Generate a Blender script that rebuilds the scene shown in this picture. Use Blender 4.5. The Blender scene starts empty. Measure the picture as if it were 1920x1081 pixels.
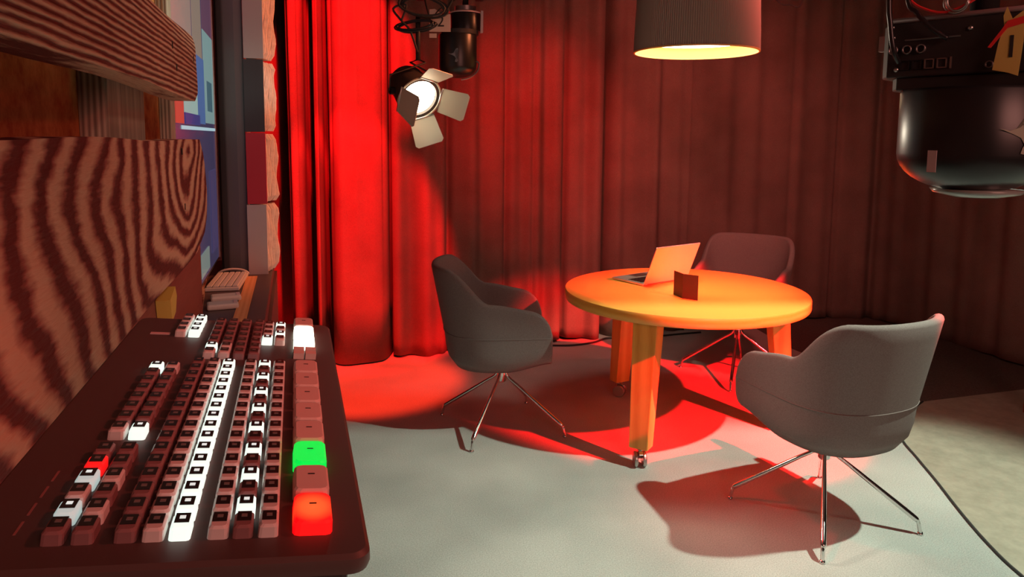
import bpy, bmesh, math, random
from mathutils import Vector, Matrix, Euler
random.seed(7)
PI = math.pi
R = math.radians
sc = bpy.context.scene
C = sc.collection

# ------------------------------------------------------------------ camera, world, lights, exposure
cam = bpy.data.cameras.new('camera')
co = bpy.data.objects.new('camera', cam); C.objects.link(co)
cam.sensor_width = 36.0
cam.lens = 36.0 * 1349.5 / 1920
cam.shift_y = -(540.5 - 405.26) / 1920
cam.clip_start = 0.02
p_, r_ = 0.1081, 0.0086
F_ = Vector((0, math.cos(p_), -math.sin(p_))); U0 = Vector((0, math.sin(p_), math.cos(p_))); R0 = Vector((1, 0, 0))
Rt = R0 * math.cos(r_) + U0 * math.sin(r_); Up = -R0 * math.sin(r_) + U0 * math.cos(r_)
m = Matrix((Rt, Up, -F_)).transposed().to_4x4(); m.translation = Vector((0, 0, 1.5193))
co.matrix_world = m
sc.camera = co

sc.view_settings.view_transform = 'Standard'
sc.view_settings.look = 'None'
sc.view_settings.exposure = 0.0
sc.view_settings.gamma = 1.0
sc.view_settings.use_curve_mapping = False

w = bpy.data.worlds.new('world'); sc.world = w; w.use_nodes = True
w.node_tree.nodes['Background'].inputs[0].default_value = (0.5, 0.3, 0.28, 1)
w.node_tree.nodes['Background'].inputs[1].default_value = 0.05

def aim(o, loc, tgt):
    o.location = loc
    o.rotation_euler = (Vector(tgt) - Vector(loc)).to_track_quat('-Z', 'Y').to_euler()

def spot(name, loc, tgt, power, color, angle, blend=0.4, radius=0.05):
    l = bpy.data.lights.new(name, 'SPOT'); l.energy = power; l.color = color
    l.spot_size = R(angle); l.spot_blend = blend; l.shadow_soft_size = radius
    o = bpy.data.objects.new(name, l); C.objects.link(o); aim(o, loc, tgt); return o

def area(name, loc, tgt, power, color, sx, sy):
    l = bpy.data.lights.new(name, 'AREA'); l.energy = power; l.color = color
    l.shape = 'RECTANGLE'; l.size = sx; l.size_y = sy
    o = bpy.data.objects.new(name, l); C.objects.link(o); aim(o, loc, tgt); return o

RED = (1.0, 0.004, 0.006)
KEY = Vector((2.25, 2.25, 2.80))
spot('key_spot', KEY, (0.75, 1.9, 0), 395, (0.82, 1.0, 0.80), 98, 0.35, 0.03)
spot('red_back_spot', (2.75, 1.5, 2.75), (0.85, 4.14, 0.05), 3800, RED, 28.5, 0.35, 0.04)
spot('red_curtain_high_spot', (-0.66, 2.85, 2.98), (-1.12, 4.75, 2.0), 1250, RED, 29, 0.4, 0.03)
spot('red_curtain_low_spot', (-0.62, 2.9, 2.98), (-1.08, 4.72, 0.85), 1900, RED, 29, 0.4, 0.03)
spot('red_floor_spot', (-0.62, 3.9, 3.0), (-0.88, 4.35, 0.0), 700, (1.0, 0.03, 0.01), 25, 0.5, 0.04)
spot('red_mid_curtain_spot', (-0.1, 2.6, 3.0), (0.1, 5.1, 1.6), 520, RED, 36, 1.0, 0.12)
spot('red_right_curtain_spot', (1.75, 2.5, 3.0), (1.25, 5.7, 1.3), 260, (1.0, 0.16, 0.13), 66, 1.0, 0.12)
area('reddish_fill_area', (1.6, -1.6, 2.3), (1.3, 5.5, 1.4), 34, (1.0, 0.40, 0.32), 1.6, 1.0)  # added area fill from behind the camera to redden the curtains
spot('red_fill_spot', (-0.2, 2.3, 3.0), (1.05, 2.8, 0.0), 110, RED, 26, 0.9, 0.1)
spot('warm_table_spot', (2.2, 1.0, 2.95), (1.14, 3.85, 0.83), 330, (1.0, 0.90, 0.62), 14, 0.7, 0.04)
spot('red_desk_spot', (1.7, 0.9, 2.7), (-0.05, 0.42, 1.39), 95, (1.0, 0.15, 0.11), 16, 0.9, 0.10)
spot('red_plank_spot', (1.6, 0.3, 2.8), (-0.5, 1.3, 1.45), 26, (1.0, 0.08, 0.05), 40, 0.9, 0.10)
spot('orange_box_spot', (1.2, 3.1, 2.7), (-0.95, 2.8, 1.6), 240, (1.0, 0.26, 0.10), 36, 0.7, 0.10)
spot('warm_desk_spot', (0.9, 0.9, 2.9), (-0.68, 1.50, 1.60), 48, (1.0, 0.66, 0.48), 40, 0.9, 0.12)

# ------------------------------------------------------------------ materials
def mat(name, col=(0.5, 0.5, 0.5), rough=0.6, metal=0.0, emit=None, estr=0.0, spec=0.5, coat=0.0):
    mm = bpy.data.materials.new(name); mm.use_nodes = True
    b = mm.node_tree.nodes['Principled BSDF']
    b.inputs['Base Color'].default_value = (*col, 1)
    b.inputs['Roughness'].default_value = rough
    b.inputs['Metallic'].default_value = metal
    b.inputs['Specular IOR Level'].default_value = spec
    b.inputs['Coat Weight'].default_value = coat
    if emit:
        b.inputs['Emission Color'].default_value = (*emit, 1)
        b.inputs['Emission Strength'].default_value = estr
    return mm

def nodes(mm): return mm.node_tree.nodes, mm.node_tree.links, mm.node_tree.nodes['Principled BSDF']

def mapping(N, L, scale=(1, 1, 1), rot=(0, 0, 0), loc=(0, 0, 0), coord='Object'):
    t = N.new('ShaderNodeTexCoord'); mp = N.new('ShaderNodeMapping')
    mp.inputs['Scale'].default_value = scale; mp.inputs['Rotation'].default_value = rot; mp.inputs['Location'].default_value = loc
    L.new(t.outputs[coord], mp.inputs['Vector']); return mp

def ramp(N, stops):
    r = N.new('ShaderNodeValToRGB'); e = r.color_ramp.elements
    while len(e) > 1: e.remove(e[0])
    e[0].position = stops[0][0]; e[0].color = (*stops[0][1], 1)
    for p, c in stops[1:]:
        x = e.new(p); x.color = (*c, 1)
    return r

def speckle(name, c1, c2, scale, rough=0.95, bump=0.3, dist=0.003, scale2=None):
    mm = mat(name, c1, rough, spec=0.2); N, L, b = nodes(mm)
    mp = mapping(N, L); n = N.new('ShaderNodeTexNoise'); n.inputs['Scale'].default_value = scale; n.inputs['Detail'].default_value = 5
    n.inputs['Roughness'].default_value = 0.7
    L.new(mp.outputs[0], n.inputs['Vector'])
    r = ramp(N, [(0.35, c1), (0.65, c2)]); L.new(n.outputs['Fac'], r.inputs[0])
    out = r.outputs[0]
    if scale2:
        n2 = N.new('ShaderNodeTexNoise'); n2.inputs['Scale'].default_value = scale2; n2.inputs['Detail'].default_value = 3
        L.new(mp.outputs[0], n2.inputs['Vector'])
        r2 = ramp(N, [(0.3, (0.78,) * 3), (0.7, (1.1,) * 3)]); L.new(n2.outputs['Fac'], r2.inputs[0])
        mx = N.new('ShaderNodeMix'); mx.data_type = 'RGBA'; mx.blend_type = 'MULTIPLY'; mx.inputs[0].default_value = 1
        L.new(out, mx.inputs[6]); L.new(r2.outputs[0], mx.inputs[7]); out = mx.outputs[2]
    L.new(out, b.inputs['Base Color'])
    bp = N.new('ShaderNodeBump'); bp.inputs['Strength'].default_value = bump; bp.inputs['Distance'].default_value = dist
    L.new(n.outputs['Fac'], bp.inputs['Height']); L.new(bp.outputs[0], b.inputs['Normal'])
    return mm

def wood(name, c1, c2, scale=6.0, axis='X', rough=0.5, distort=4.0, bump=0.15, stretch=0.12, rings=False, dist=0.002, coat=0.0, loc=(0, 0, 0), detail=3.0):
    mm = mat(name, c1, rough, coat=coat); N, L, b = nodes(mm)
    s = {'X': (stretch, 1, 1), 'Y': (1, stretch, 1), 'Z': (1, 1, stretch)}[axis]
    mp = mapping(N, L, s, loc=loc)
    wv = N.new('ShaderNodeTexWave'); wv.wave_type = 'RINGS' if rings else 'BANDS'
    wv.bands_direction = {'X': 'Z', 'Y': 'X', 'Z': 'X'}[axis]; wv.rings_direction = 'Y'
    wv.inputs['Scale'].default_value = scale; wv.inputs['Distortion'].default_value = distort
    wv.inputs['Detail'].default_value = detail; wv.inputs['Detail Scale'].default_value = 1.2
    L.new(mp.outputs[0], wv.inputs['Vector'])
    mp2 = mapping(N, L, tuple(60 * k for k in s)); n = N.new('ShaderNodeTexNoise'); n.inputs['Scale'].default_value = 3.0; n.inputs['Detail'].default_value = 6
    L.new(mp2.outputs[0], n.inputs['Vector'])
    mx = N.new('ShaderNodeMath'); mx.operation = 'MULTIPLY_ADD'; mx.inputs[1].default_value = 0.55
    ad = N.new('ShaderNodeMath'); ad.operation = 'MULTIPLY'; ad.inputs[1].default_value = 0.45
    L.new(n.outputs['Fac'], ad.inputs[0]); L.new(wv.outputs['Fac'], mx.inputs[0]); L.new(ad.outputs[0], mx.inputs[2])
    r = ramp(N, [(0.15, c1), (0.75, c2)]); L.new(mx.outputs[0], r.inputs[0]); L.new(r.outputs[0], b.inputs['Base Color'])
    bp = N.new('ShaderNodeBump'); bp.inputs['Strength'].default_value = bump; bp.inputs['Distance'].default_value = dist
    L.new(mx.outputs[0], bp.inputs['Height']); L.new(bp.outputs[0], b.inputs['Normal'])
    return mm

M = {}
M['carpet'] = speckle('grey_carpet', (0.36, 0.37, 0.35), (0.60, 0.61, 0.58), 210, bump=0.35, dist=0.0015, scale2=1.5)
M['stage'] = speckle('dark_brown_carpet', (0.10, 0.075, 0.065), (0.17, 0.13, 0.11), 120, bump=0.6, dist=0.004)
M['beige'] = speckle('beige_floor', (0.33, 0.30, 0.235), (0.43, 0.385, 0.31), 9, rough=0.7, bump=0.1)
M['seam'] = mat('seam_dark', (0.03, 0.03, 0.03), 0.8)
M['wall'] = speckle('dark_wall', (0.035, 0.03, 0.03), (0.05, 0.045, 0.045), 30)
M['curtain'] = speckle('curtain_cloth', (0.17, 0.115, 0.095), (0.22, 0.15, 0.125), 160, bump=0.25, dist=0.002, scale2=3)
M['felt'] = speckle('grey_felt', (0.165, 0.128, 0.122), (0.225, 0.182, 0.175), 260, bump=0.3, dist=0.001)
M['chrome'] = mat('chrome', (0.75, 0.73, 0.72), 0.14, 1.0)
M['steel'] = mat('brushed_steel', (0.55, 0.54, 0.52), 0.35, 1.0)
M['rubber'] = mat('black_rubber', (0.02, 0.02, 0.02), 0.7)
M['black'] = mat('black_plastic', (0.012, 0.012, 0.013), 0.32)
M['matblack'] = mat('matt_black_metal', (0.02, 0.018, 0.018), 0.6)
M['gloss'] = mat('glossy_black_dome', (0.012, 0.012, 0.013), 0.33)
M['tabletop'] = wood('golden_oak_top', (0.82, 0.35, 0.045), (0.92, 0.47, 0.085), 9, 'X', 0.30, 3.0, 0.05, 0.10, coat=0.25)
M['leg'] = wood('golden_oak_leg', (0.70, 0.29, 0.04), (0.86, 0.42, 0.08), 5, 'Z', 0.4, 5.0, 0.05, 0.08)
M['alu'] = mat('laptop_aluminium', (0.72, 0.72, 0.73), 0.38, 0.7)
M['card'] = mat('dark_card', (0.05, 0.035, 0.03), 0.6)
M['paper'] = mat('white_paper', (0.75, 0.72, 0.68), 0.7)

# ------------------------------------------------------------------ object helpers
def link(name, mesh, m=None, parent=None, smooth=False):
    o = bpy.data.objects.new(name, mesh); C.objects.link(o)
    if m and not mesh.materials: mesh.materials.append(m)
    if parent: o.parent = parent
    if smooth:
        for p in mesh.polygons: p.use_smooth = True
    return o

def tag(o, label=None, cat=None, group=None, kind=None):
    if label: o['label'] = label
    if cat: o['category'] = cat
    if group: o['group'] = group
    if kind: o['kind'] = kind
    return o

def empty(name, loc=(0, 0, 0), rz=0.0, label=None, cat=None, group=None, matrix=None):
    o = bpy.data.objects.new(name, None); C.objects.link(o); o.empty_display_size = 0.05
    if matrix is not None: o.matrix_world = matrix
    else: o.location = loc; o.rotation_euler = (0, 0, rz)
    return tag(o, label, cat, group)

class MB:
    def __init__(s): s.v = []; s.f = []
    def add(s, vs, fs):
        b = len(s.v); s.v += [tuple(v) for v in vs]; s.f += [tuple(i + b for i in f) for f in fs]
    def box(s, x0, x1, y0, y1, z0, z1, mtx=None):
        vs = [Vector((x, y, z)) for x in (x0, x1) for y in (y0, y1) for z in (z0, z1)]
        if mtx: vs = [mtx @ v for v in vs]
        s.add(vs, [(0, 1, 3, 2), (4, 6, 7, 5), (0, 4, 5, 1), (2, 3, 7, 6), (0, 2, 6, 4), (1, 5, 7, 3)]); return s
    def prism(s, pts, z0, z1, mtx=None):
        n = len(pts); vs = [Vector((x, y, z0)) for x, y in pts] + [Vector((x, y, z1)) for x, y in pts]
        if mtx: vs = [mtx @ v for v in vs]
        s.add(vs, [tuple(range(n))[::-1], tuple(range(n, 2 * n))] + [(i, (i + 1) % n, n + (i + 1) % n, n + i) for i in range(n)]); return s
    def rings(s, rs, closed=True, cap=True):
        n = len(rs[0]); vs = [v for r in rs for v in r]; fs = []
        for k in range(len(rs) - 1):
            for i in range(n if closed else n - 1):
                j = (i + 1) % n; fs.append((k * n + i, k * n + j, (k + 1) * n + j, (k + 1) * n + i))
        if cap: fs += [tuple(range(n))[::-1], tuple(range((len(rs) - 1) * n, len(rs) * n))]
        s.add(vs, fs); return s
    def lathe(s, prof, n=32, mtx=None, cap=True):
        rs = []
        for r, z in prof:
            rs.append([(mtx @ Vector((r * math.cos(2 * PI * i / n), r * math.sin(2 * PI * i / n), z))) if mtx else Vector((r * math.cos(2 * PI * i / n), r * math.sin(2 * PI * i / n), z)) for i in range(n)])
        return s.rings(rs, True, cap)
    def tube(s, pts, rad, n=8, flat=1.0):
        pts = [Vector(p) for p in pts]; rs = []
        rad = rad if isinstance(rad, (list, tuple)) else [rad] * len(pts)
        prev = None
        for i, p in enumerate(pts):
            d = (pts[min(i + 1, len(pts) - 1)] - pts[max(i - 1, 0)]).normalized()
            if prev is None:
                a = Vector((0, 0, 1)) if abs(d.z) < 0.9 else Vector((1, 0, 0)); u = d.cross(a).normalized()
            else: u = (prev - d * prev.dot(d)).normalized()
            prev = u; v = d.cross(u)
            rs.append([p + rad[i] * (u * math.cos(2 * PI * k / n) + v * flat * math.sin(2 * PI * k / n)) for k in range(n)])
        return s.rings(rs)
    def mesh(s, name):
        me = bpy.data.meshes.new(name); me.from_pydata(s.v, [], s.f)
        bm = bmesh.new(); bm.from_mesh(me); bmesh.ops.recalc_face_normals(bm, faces=bm.faces); bm.to_mesh(me); bm.free()
        return me
    def build(s, name, m, parent=None, smooth=False, bevel=0.0, seg=2, auto=False):
        me = s.mesh(name)
        if bevel:
            bm = bmesh.new(); bm.from_mesh(me)
            bmesh.ops.bevel(bm, geom=[e for e in bm.edges if len(e.link_faces) == 2 and e.calc_face_angle(0) > 0.5], offset=bevel, segments=seg, affect='EDGES', profile=0.5)
            bm.to_mesh(me); bm.free()
        o = link(name, me, m, parent, smooth)
        if auto and smooth:
            me.set_sharp_from_angle(angle=R(35))
        return o

def smooth_path(pts, n=6):
    pts = [Vector(p) for p in pts]; out = []
    for i in range(len(pts) - 1):
        p0, p1, p2, p3 = pts[max(i - 1, 0)], pts[i], pts[i + 1], pts[min(i + 2, len(pts) - 1)]
        for k in range(n):
            t = k / n
            out.append(0.5 * ((2 * p1) + (p2 - p0) * t + (2 * p0 - 5 * p1 + 4 * p2 - p3) * t * t + (3 * p1 - p0 - 3 * p2 + p3) * t ** 3))
    out.append(pts[-1]); return out

def sst(a, b, x):
    t = min(1, max(0, (x - a) / (b - a))); return t * t * (3 - 2 * t)

def ftext(name, txt, size, mtx, m, parent, depth=0.0006):
    cu = bpy.data.curves.new(name, 'FONT'); cu.body = txt; cu.size = size; cu.extrude = depth; cu.align_x = 'CENTER'; cu.align_y = 'CENTER'
    t = bpy.data.objects.new('tmp_text', cu); C.objects.link(t)
    bpy.context.view_layer.update()
    me = bpy.data.meshes.new_from_object(t.evaluated_get(bpy.context.evaluated_depsgraph_get()))
    bpy.data.objects.remove(t); me.name = name
    me.transform(mtx)
    return link(name, me, m, parent)

# frame of the left wall: s runs away from the camera along the wall, t to the right of the camera axis
TH = math.atan(410 / 1349.5)
SD = Vector((-math.sin(TH), math.cos(TH), 0)); TN = Vector((math.cos(TH), math.sin(TH), 0))
WF = Matrix((TN, SD, Vector((0, 0, 1)))).transposed().to_4x4()      # local x = t, local y = s, local z = z

# ------------------------------------------------------------------ room
tag(MB().box(-5, 5.0, -2.5, 7.5, -0.1, 0.0).build('floor', M['carpet']), kind='structure')
tag(MB().box(-5, 5.0, -2.5, 7.5, 3.1, 3.2).build('ceiling', M['wall']), kind='structure')
tag(MB().box(-5, 5.0, 7.4, 7.5, 0, 3.1).build('wall_back', M['wall']), kind='structure')
tag(MB().box(4.9, 5.0, -2.5, 7.4, 0, 3.1).build('wall_right', M['wall']), kind='structure')
tag(MB().box(-5, 5.0, -2.6, -2.5, 0, 3.1).build('wall_front', M['wall']), kind='structure')
wl = MB().box(-0.44, -0.36, -1.2, 6.6, 0, 3.1, WF).build('wall_left', M['wall']); tag(wl, kind='structure')
# floor zones on the right: beige floor behind a curved seam, dark carpet beyond it
seam = smooth_path([(2.42, 4.085, 0), (2.20, 3.86, 0), (2.02, 3.574, 0), (1.963, 3.324, 0), (1.92, 3.10, 0), (1.86, 2.824, 0), (1.82, 2.595, 0), (1.805, 2.393, 0), (1.83, 2.1, 0), (1.95, 1.7, 0), (2.2, 1.3, 0)], 5)
poly = [(p.x, p.y) for p in seam] + [(4.9, 1.3), (4.9, 4.83)]
tag(MB().prism(poly, 0.0, 0.004).build('beige_floor', M['beige']), 'beige sand-coloured floor area right of the curved seam', 'floor area')
MB().tube([(p.x, p.y, 0.004) for p in seam], 0.006, 6).build('trim_1', M['seam']); tag(bpy.data.objects['trim_1'], kind='structure')
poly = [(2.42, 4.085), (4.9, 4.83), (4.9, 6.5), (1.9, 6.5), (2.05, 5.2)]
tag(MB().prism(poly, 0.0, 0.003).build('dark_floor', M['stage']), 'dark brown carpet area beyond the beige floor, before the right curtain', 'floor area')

# ------------------------------------------------------------------ curtains
def curtain(pts, folds, label, seed, amp=0.03, wave=0.22, group='curtains round the studio', hgt=3.05, irregular=0.5, z0=0.012):
    """pts: floor path; folds: list of (arc position, depth, width) creases pushed back"""
    rng = random.Random(seed); path = smooth_path([(x, y, 0) for x, y in pts], 12)
    L = [0]
    for a, b in zip(path, path[1:]): L.append(L[-1] + (b - a).length)
    tot = L[-1]; n = max(60, int(tot / 0.012)); cols = []; j = 0
    ph = [rng.uniform(0, 6.28) for _ in range(6)]
    fq = [1.0, 1.0 * rng.uniform(1.5, 1.8), rng.uniform(0.4, 0.6), rng.uniform(2.2, 2.9)]
    for i in range(n + 1):
        s = tot * i / n
        while j < len(L) - 2 and L[j + 1] < s: j += 1
        t = (s - L[j]) / max(1e-6, L[j + 1] - L[j]); P = path[j].lerp(path[j + 1], t)
        T = (path[min(j + 2, len(path) - 1)] - path[max(j - 1, 0)]).normalized(); Nn = Vector((T.y, -T.x, 0))
        cols.append((s, P, Nn))
    zs = [z0, 0.10, 0.3, 0.7, 1.1, 1.5, 1.9, 2.3, 2.7, hgt]
    mb = MB(); rows = []
    for z in zs:
        row = []
        k = 1.0 - 0.12 * z / 3.0
        for s, P, Nn in cols:
            q = s / wave * 2 * PI
            d = amp * (math.sin(q * fq[0] + ph[0] + 0.35 * math.sin(q * 0.31 + ph[4])) + irregular * math.sin(q * fq[1] + ph[1] + 0.25 * z) + 0.6 * irregular * math.sin(q * fq[2] + ph[2]) + 0.22 * math.sin(q * fq[3] + ph[3] + 0.3 * z))
            for fs, fd, fw in folds: d -= fd * math.exp(-((s - fs) / fw) ** 2)
            row.append(P + Nn * d * k + Vector((0, 0, z + (0.01 * math.sin(q * 0.37) if z < 0.05 else 0))))
        rows.append(row)
    mb.rings(rows, False, False)
    me = mb.mesh('curtain'); o = link('curtain', me, M['curtain'], None, True)
    so = o.modifiers.new('thick', 'SOLIDIFY'); so.thickness = 0.006; so.offset = 0
    return tag(o, label, 'curtain', group)

def deep(pts, label, amp):      # a few deep folds drawn vertex by vertex
    mb = MB(); path = smooth_path([(x, y, 0) for x, y in pts], 8)
    rows = [[p + Vector((0.004 * z * math.sin(i * 0.9), 0.006 * z * math.cos(i * 0.7), z)) for i, p in enumerate(path)] for z in (0.012, 0.4, 1.0, 1.6, 2.2, 3.05)]
    mb.rings(rows, False, False)
    o = link('curtain', mb.mesh('curtain'), M['curtain'], None, True)
    so = o.modifiers.new('thick', 'SOLIDIFY'); so.thickness = 0.006; so.offset = 0
    return tag(o, label, 'curtain', 'curtains round the studio')

deep([(-1.95, 5.18), (-1.70, 5.14), (-1.58, 5.10), (-1.50, 4.90), (-1.435, 4.66), (-1.395, 4.585), (-1.355, 4.62), (-1.375, 4.85), (-1.415, 5.02), (-1.36, 5.06), (-1.30, 4.80), (-1.262, 4.635), (-1.243, 4.66), (-1.27, 4.90), (-1.275, 5.00), (-1.235, 5.02)],
     'narrow dark curtain folds with thin bright red ridges, beside the coloured boxes', 0)
deep([(-1.215, 5.02), (-1.20, 4.82), (-1.175, 4.70), (-1.10, 4.655), (-1.0, 4.69), (-0.90, 4.74), (-0.855, 4.80), (-0.84, 4.95), (-0.85, 5.05)],
     'wide smooth curtain fold glowing solid bright red left of the hanging lamp', 0)
curtain([(-0.86, 5.10), (-0.83, 4.90), (-0.76, 4.88), (-0.42, 4.95), (-0.05, 5.10), (0.37, 5.29), (0.75, 5.42), (1.38, 5.66)],
        [(0.62, 0.07, 0.025), (1.52, 0.08, 0.02), (1.86, 0.12, 0.025), (1.05, 0.04, 0.02), (1.25, 0.03, 0.02)],
        'long softly pleated curtain behind the left chair and the laptop', 3, 0.017, 0.25, irregular=0.9)
curtain([(1.385, 5.69), (1.8, 5.82), (2.3, 5.95), (2.75, 6.06), (3.02, 6.06), (3.15, 5.95), (3.22, 5.75), (3.30, 5.5), (3.37, 5.26), (3.42, 4.98), (3.47, 4.73), (3.52, 4.4), (3.55, 4.0), (3.6, 3.5)],
        [(1.40, 0.05, 0.02), (1.72, 0.06, 0.03), (0.95, 0.02, 0.03)],
        'flatter curtain behind the far chair that turns the corner into the dark on the right', 11, 0.009, 0.34, irregular=0.9)

cb = MB().tube(smooth_path([(0.28, 5.16, 0.008), (0.45, 5.17, 0.008), (0.62, 5.25, 0.008), (0.75, 5.36, 0.012), (0.95, 5.30, 0.008), (1.15, 5.44, 0.008), (1.5, 5.56, 0.008)], 8), 0.007, 6).build('floor_cable', M['rubber'], None, True)
tag(cb, 'thin black cable lying on the floor along the curtain hem behind the table', 'cable')

# ------------------------------------------------------------------ table
TC = Vector((0.895, 3.672, 0))
table = empty('round_table', TC, 0, 'round golden oak table on three castored legs, between the three chairs', 'table')
n = 96; rr = 0.616
tt = MB(); tt.lathe([(rr - 0.010, 0.697), (rr - 0.003, 0.699), (rr, 0.705), (rr, 0.742), (rr - 0.003, 0.748), (rr - 0.010, 0.750)], n)
o = tt.build('tabletop', M['tabletop'], table, True, auto=True)
leg_ang = [-2.1345, -2.1345 + 2 * PI / 3, -2.1345 + 4 * PI / 3]
for a in leg_ang:
    ca, sa = math.cos(a), math.sin(a)
    rot = Matrix.Rotation(a, 4, 'Z')
    rs = []
    for z, rc, hw, hd in ((0.095, 0.535, 0.046, 0.036), (0.40, 0.508, 0.053, 0.042), (0.697, 0.478, 0.060, 0.048)):
        rs.append([rot @ Vector((rc + dx, dy, z)) for dx, dy in ((-hd, -hw), (hd, -hw), (hd, hw), (-hd, hw))])
    MB().rings(rs).build('leg', M['leg'], table, bevel=0.004)
    MB().box(0.22, 0.44, -0.045, 0.045, 0.667, 0.698, rot).build('brace', M['leg'], table, bevel=0.004)
    cr = empty('caster', (0, 0, 0)); cr.parent = table
    # caster: stem, hood and a pair of wheels
    ry = rot @ Matrix.Translation((0.54, 0, 0)) @ Matrix.Rotation(R(35), 4, 'Z')
    MB().lathe([(0.010, 0.06), (0.010, 0.096)], 12, ry).build('stem', M['chrome'], cr, True)
    hood = MB()
    for i in range(9):
        pass
    hp = [(-0.040, 0.040), (-0.041, 0.058), (-0.032, 0.072), (-0.012, 0.081), (0.014, 0.080), (0.026, 0.068), (0.012, 0.052), (0.0, 0.040)]
    hx = ry @ Matrix.Rotation(PI / 2, 4, 'X')
    hood.prism(hp, -0.010, 0.010, hx); hood.build('hood', M['chrome'], cr, bevel=0.002)
    for sgn in (-1, 1):
        wx = ry @ Matrix.Translation((-0.006, sgn * 0.020, 0.036)) @ Matrix.Rotation(PI / 2, 4, 'X')
        MB().lathe([(0.002, -0.009), (0.033, -0.008), (0.036, -0.004), (0.036, 0.004), (0.033, 0.008), (0.002, 0.009)], 28, wx).build('wheel', M['steel'], cr, True, auto=True)

# ------------------------------------------------------------------ tub chairs
def outline(t):     # U shaped footprint: t in -1..1, 0 is the middle of the back; returns (pos, outward normal)
    Lf, Ra, Rb = 0.255, 0.275, 0.275; x0 = -0.02
    La = PI / 2 * 0.275; tot = Lf + La; q = abs(t) * tot; sg = 1 if t >= 0 else -1
    if q < La:
        a = q / La * PI / 2
        ex = 0.82
        cx, sx = math.cos(a), math.sin(a)
        px = x0 - Ra * (abs(cx) ** ex); py = Rb * (abs(sx) ** ex)
        nx, ny = -cx, sx
        l = math.hypot(nx, ny); nx /= l; ny /= l
    else:
        px = x0 + (q - La); py = Rb - 0.012 * ((q - La) / Lf) ** 2; nx, ny = 0.0, 1.0
    return Vector((px, sg * py, 0)), Vector((nx, sg * ny, 0))

def top_z(X):
    z = 0.885 + (0.715 - 0.885) * sst(-0.25, -0.075, X)
    z -= 0.035 * sst(-0.08, 0.16, X)
    if X > 0.11: z -= 0.15 * (1 - math.sqrt(max(0, 1 - ((X - 0.11) / 0.127) ** 2)))
    return z

def shell_point(t, z, inner=False):
    P, Nn = outline(t); back = sst(0.02, -0.24, P.x)
    off = 0.0
    if z < 0.50:
        zl = 0.355 + 0.044 * sst(0.0, 0.25, P.x)
        off -= 0.075 * (1 - math.sqrt(max(0, 1 - min(1, (0.50 - z) / (0.50 - zl)) ** 2)))
    else: off += (0.018 + 0.055 * back) * ((z - 0.50) / 0.38)
    if inner: off -= 0.036
    Q = P + Nn * off
    return Vector((Q.x, Q.y, z))

def make_shell():
    nu = 64; mb = MB(); rows = []
    ts = [-1 + 2 * i / nu for i in range(nu + 1)]
    ts = [math.copysign(1 - (1 - abs(t)) ** 1.15, t) if abs(t) > 0.8 else t for t in ts]
    ts = sorted(set(round(t, 5) for t in ts))
    for t in ts:
        X = outline(t)[0].x; zt = top_z(X); col = []
        for k in range(11):
            zb = 0.362 + 0.042 * sst(0.0, 0.25, X); z = zb + (zt - 0.014 - zb) * k / 10; col.append(shell_point(t, z))
        o1 = shell_point(t, zt - 0.014); i1 = shell_point(t, zt - 0.014, True); mid = (o1 + i1) / 2
        for k in range(1, 6):
            a = PI * k / 6; col.append(mid + (o1 - mid) * math.cos(a) + Vector((0, 0, 0.017 * math.sin(a))))
        for k in range(9):
            zi = 0.42 + 0.025 * sst(0.0, 0.25, X); z = zt - 0.014 + (zi - zt + 0.014) * k / 8; col.append(shell_point(t, z, True))
        rows.append(col)
    mb.rings(rows, True, True)
    return mb.mesh('shell')

def make_seat():
    mb = MB(); rs = []
    ts = [-1 + 2 * i / 48 for i in range(49)]
    for z, ins, fx in ((0.340, 0.135, 0.12), (0.348, 0.10, 0.19), (0.362, 0.075, 0.225), (0.40, 0.036, 0.238), (0.45, 0.020, 0.243), (0.475, 0.022, 0.243), (0.492, 0.034, 0.235), (0.497, 0.06, 0.21)):
        ring = []
        for t in ts:
            P, Nn = outline(t); Q = P - Nn * ins; ring.append(Vector((min(Q.x, fx), Q.y, z)))
        y0 = ring[-1].y
        for k in (0.6, 0.0, -0.6): ring.append(Vector((fx + 0.010 * (1 - k * k), y0 * k, z)))
        rs.append([Vector((v.x, v.y, v.z + 0.044 * sst(0.0, 0.25, v.x) * max(0, 1 - (v.z - 0.34) / 0.15))) for v in ring])
    mb.rings(rs); return mb.mesh('seat')

def make_seam():
    pts = []
    for i in range(61):
        t = -0.985 + 1.97 * i / 60; P = shell_point(t, 0.545); Nn = outline(t)[1]; pts.append(P + Nn * 0.0005)
    return MB().tube(pts, 0.0022, 6).mesh('seam')

def make_pedestal():
    return MB().lathe([(0.020, 0.245), (0.024, 0.25), (0.024, 0.30), (0.030, 0.305), (0.030, 0.335), (0.055, 0.338), (0.055, 0.344)], 24).mesh('pedestal')

def make_chair_leg():
    pts = smooth_path([(0.012, 0, 0.315), (0.026, 0, 0.29), (0.042, 0, 0.268), (0.09, 0, 0.236), (0.20, 0, 0.158), (0.325, 0, 0.070), (0.344, 0, 0.052), (0.350, 0, 0.034), (0.356, 0, 0.006)], 4)
    nn = len(pts); rad = [0.0085] * nn
    for i in range(nn):
        u = i / nn
        rad[i] = 0.0075 + 0.0035 * sst(0.3, 0.6, u) * (1 - sst(0.62, 0.75, u))
    return MB().tube(pts, rad, 10).mesh('leg')

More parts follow.
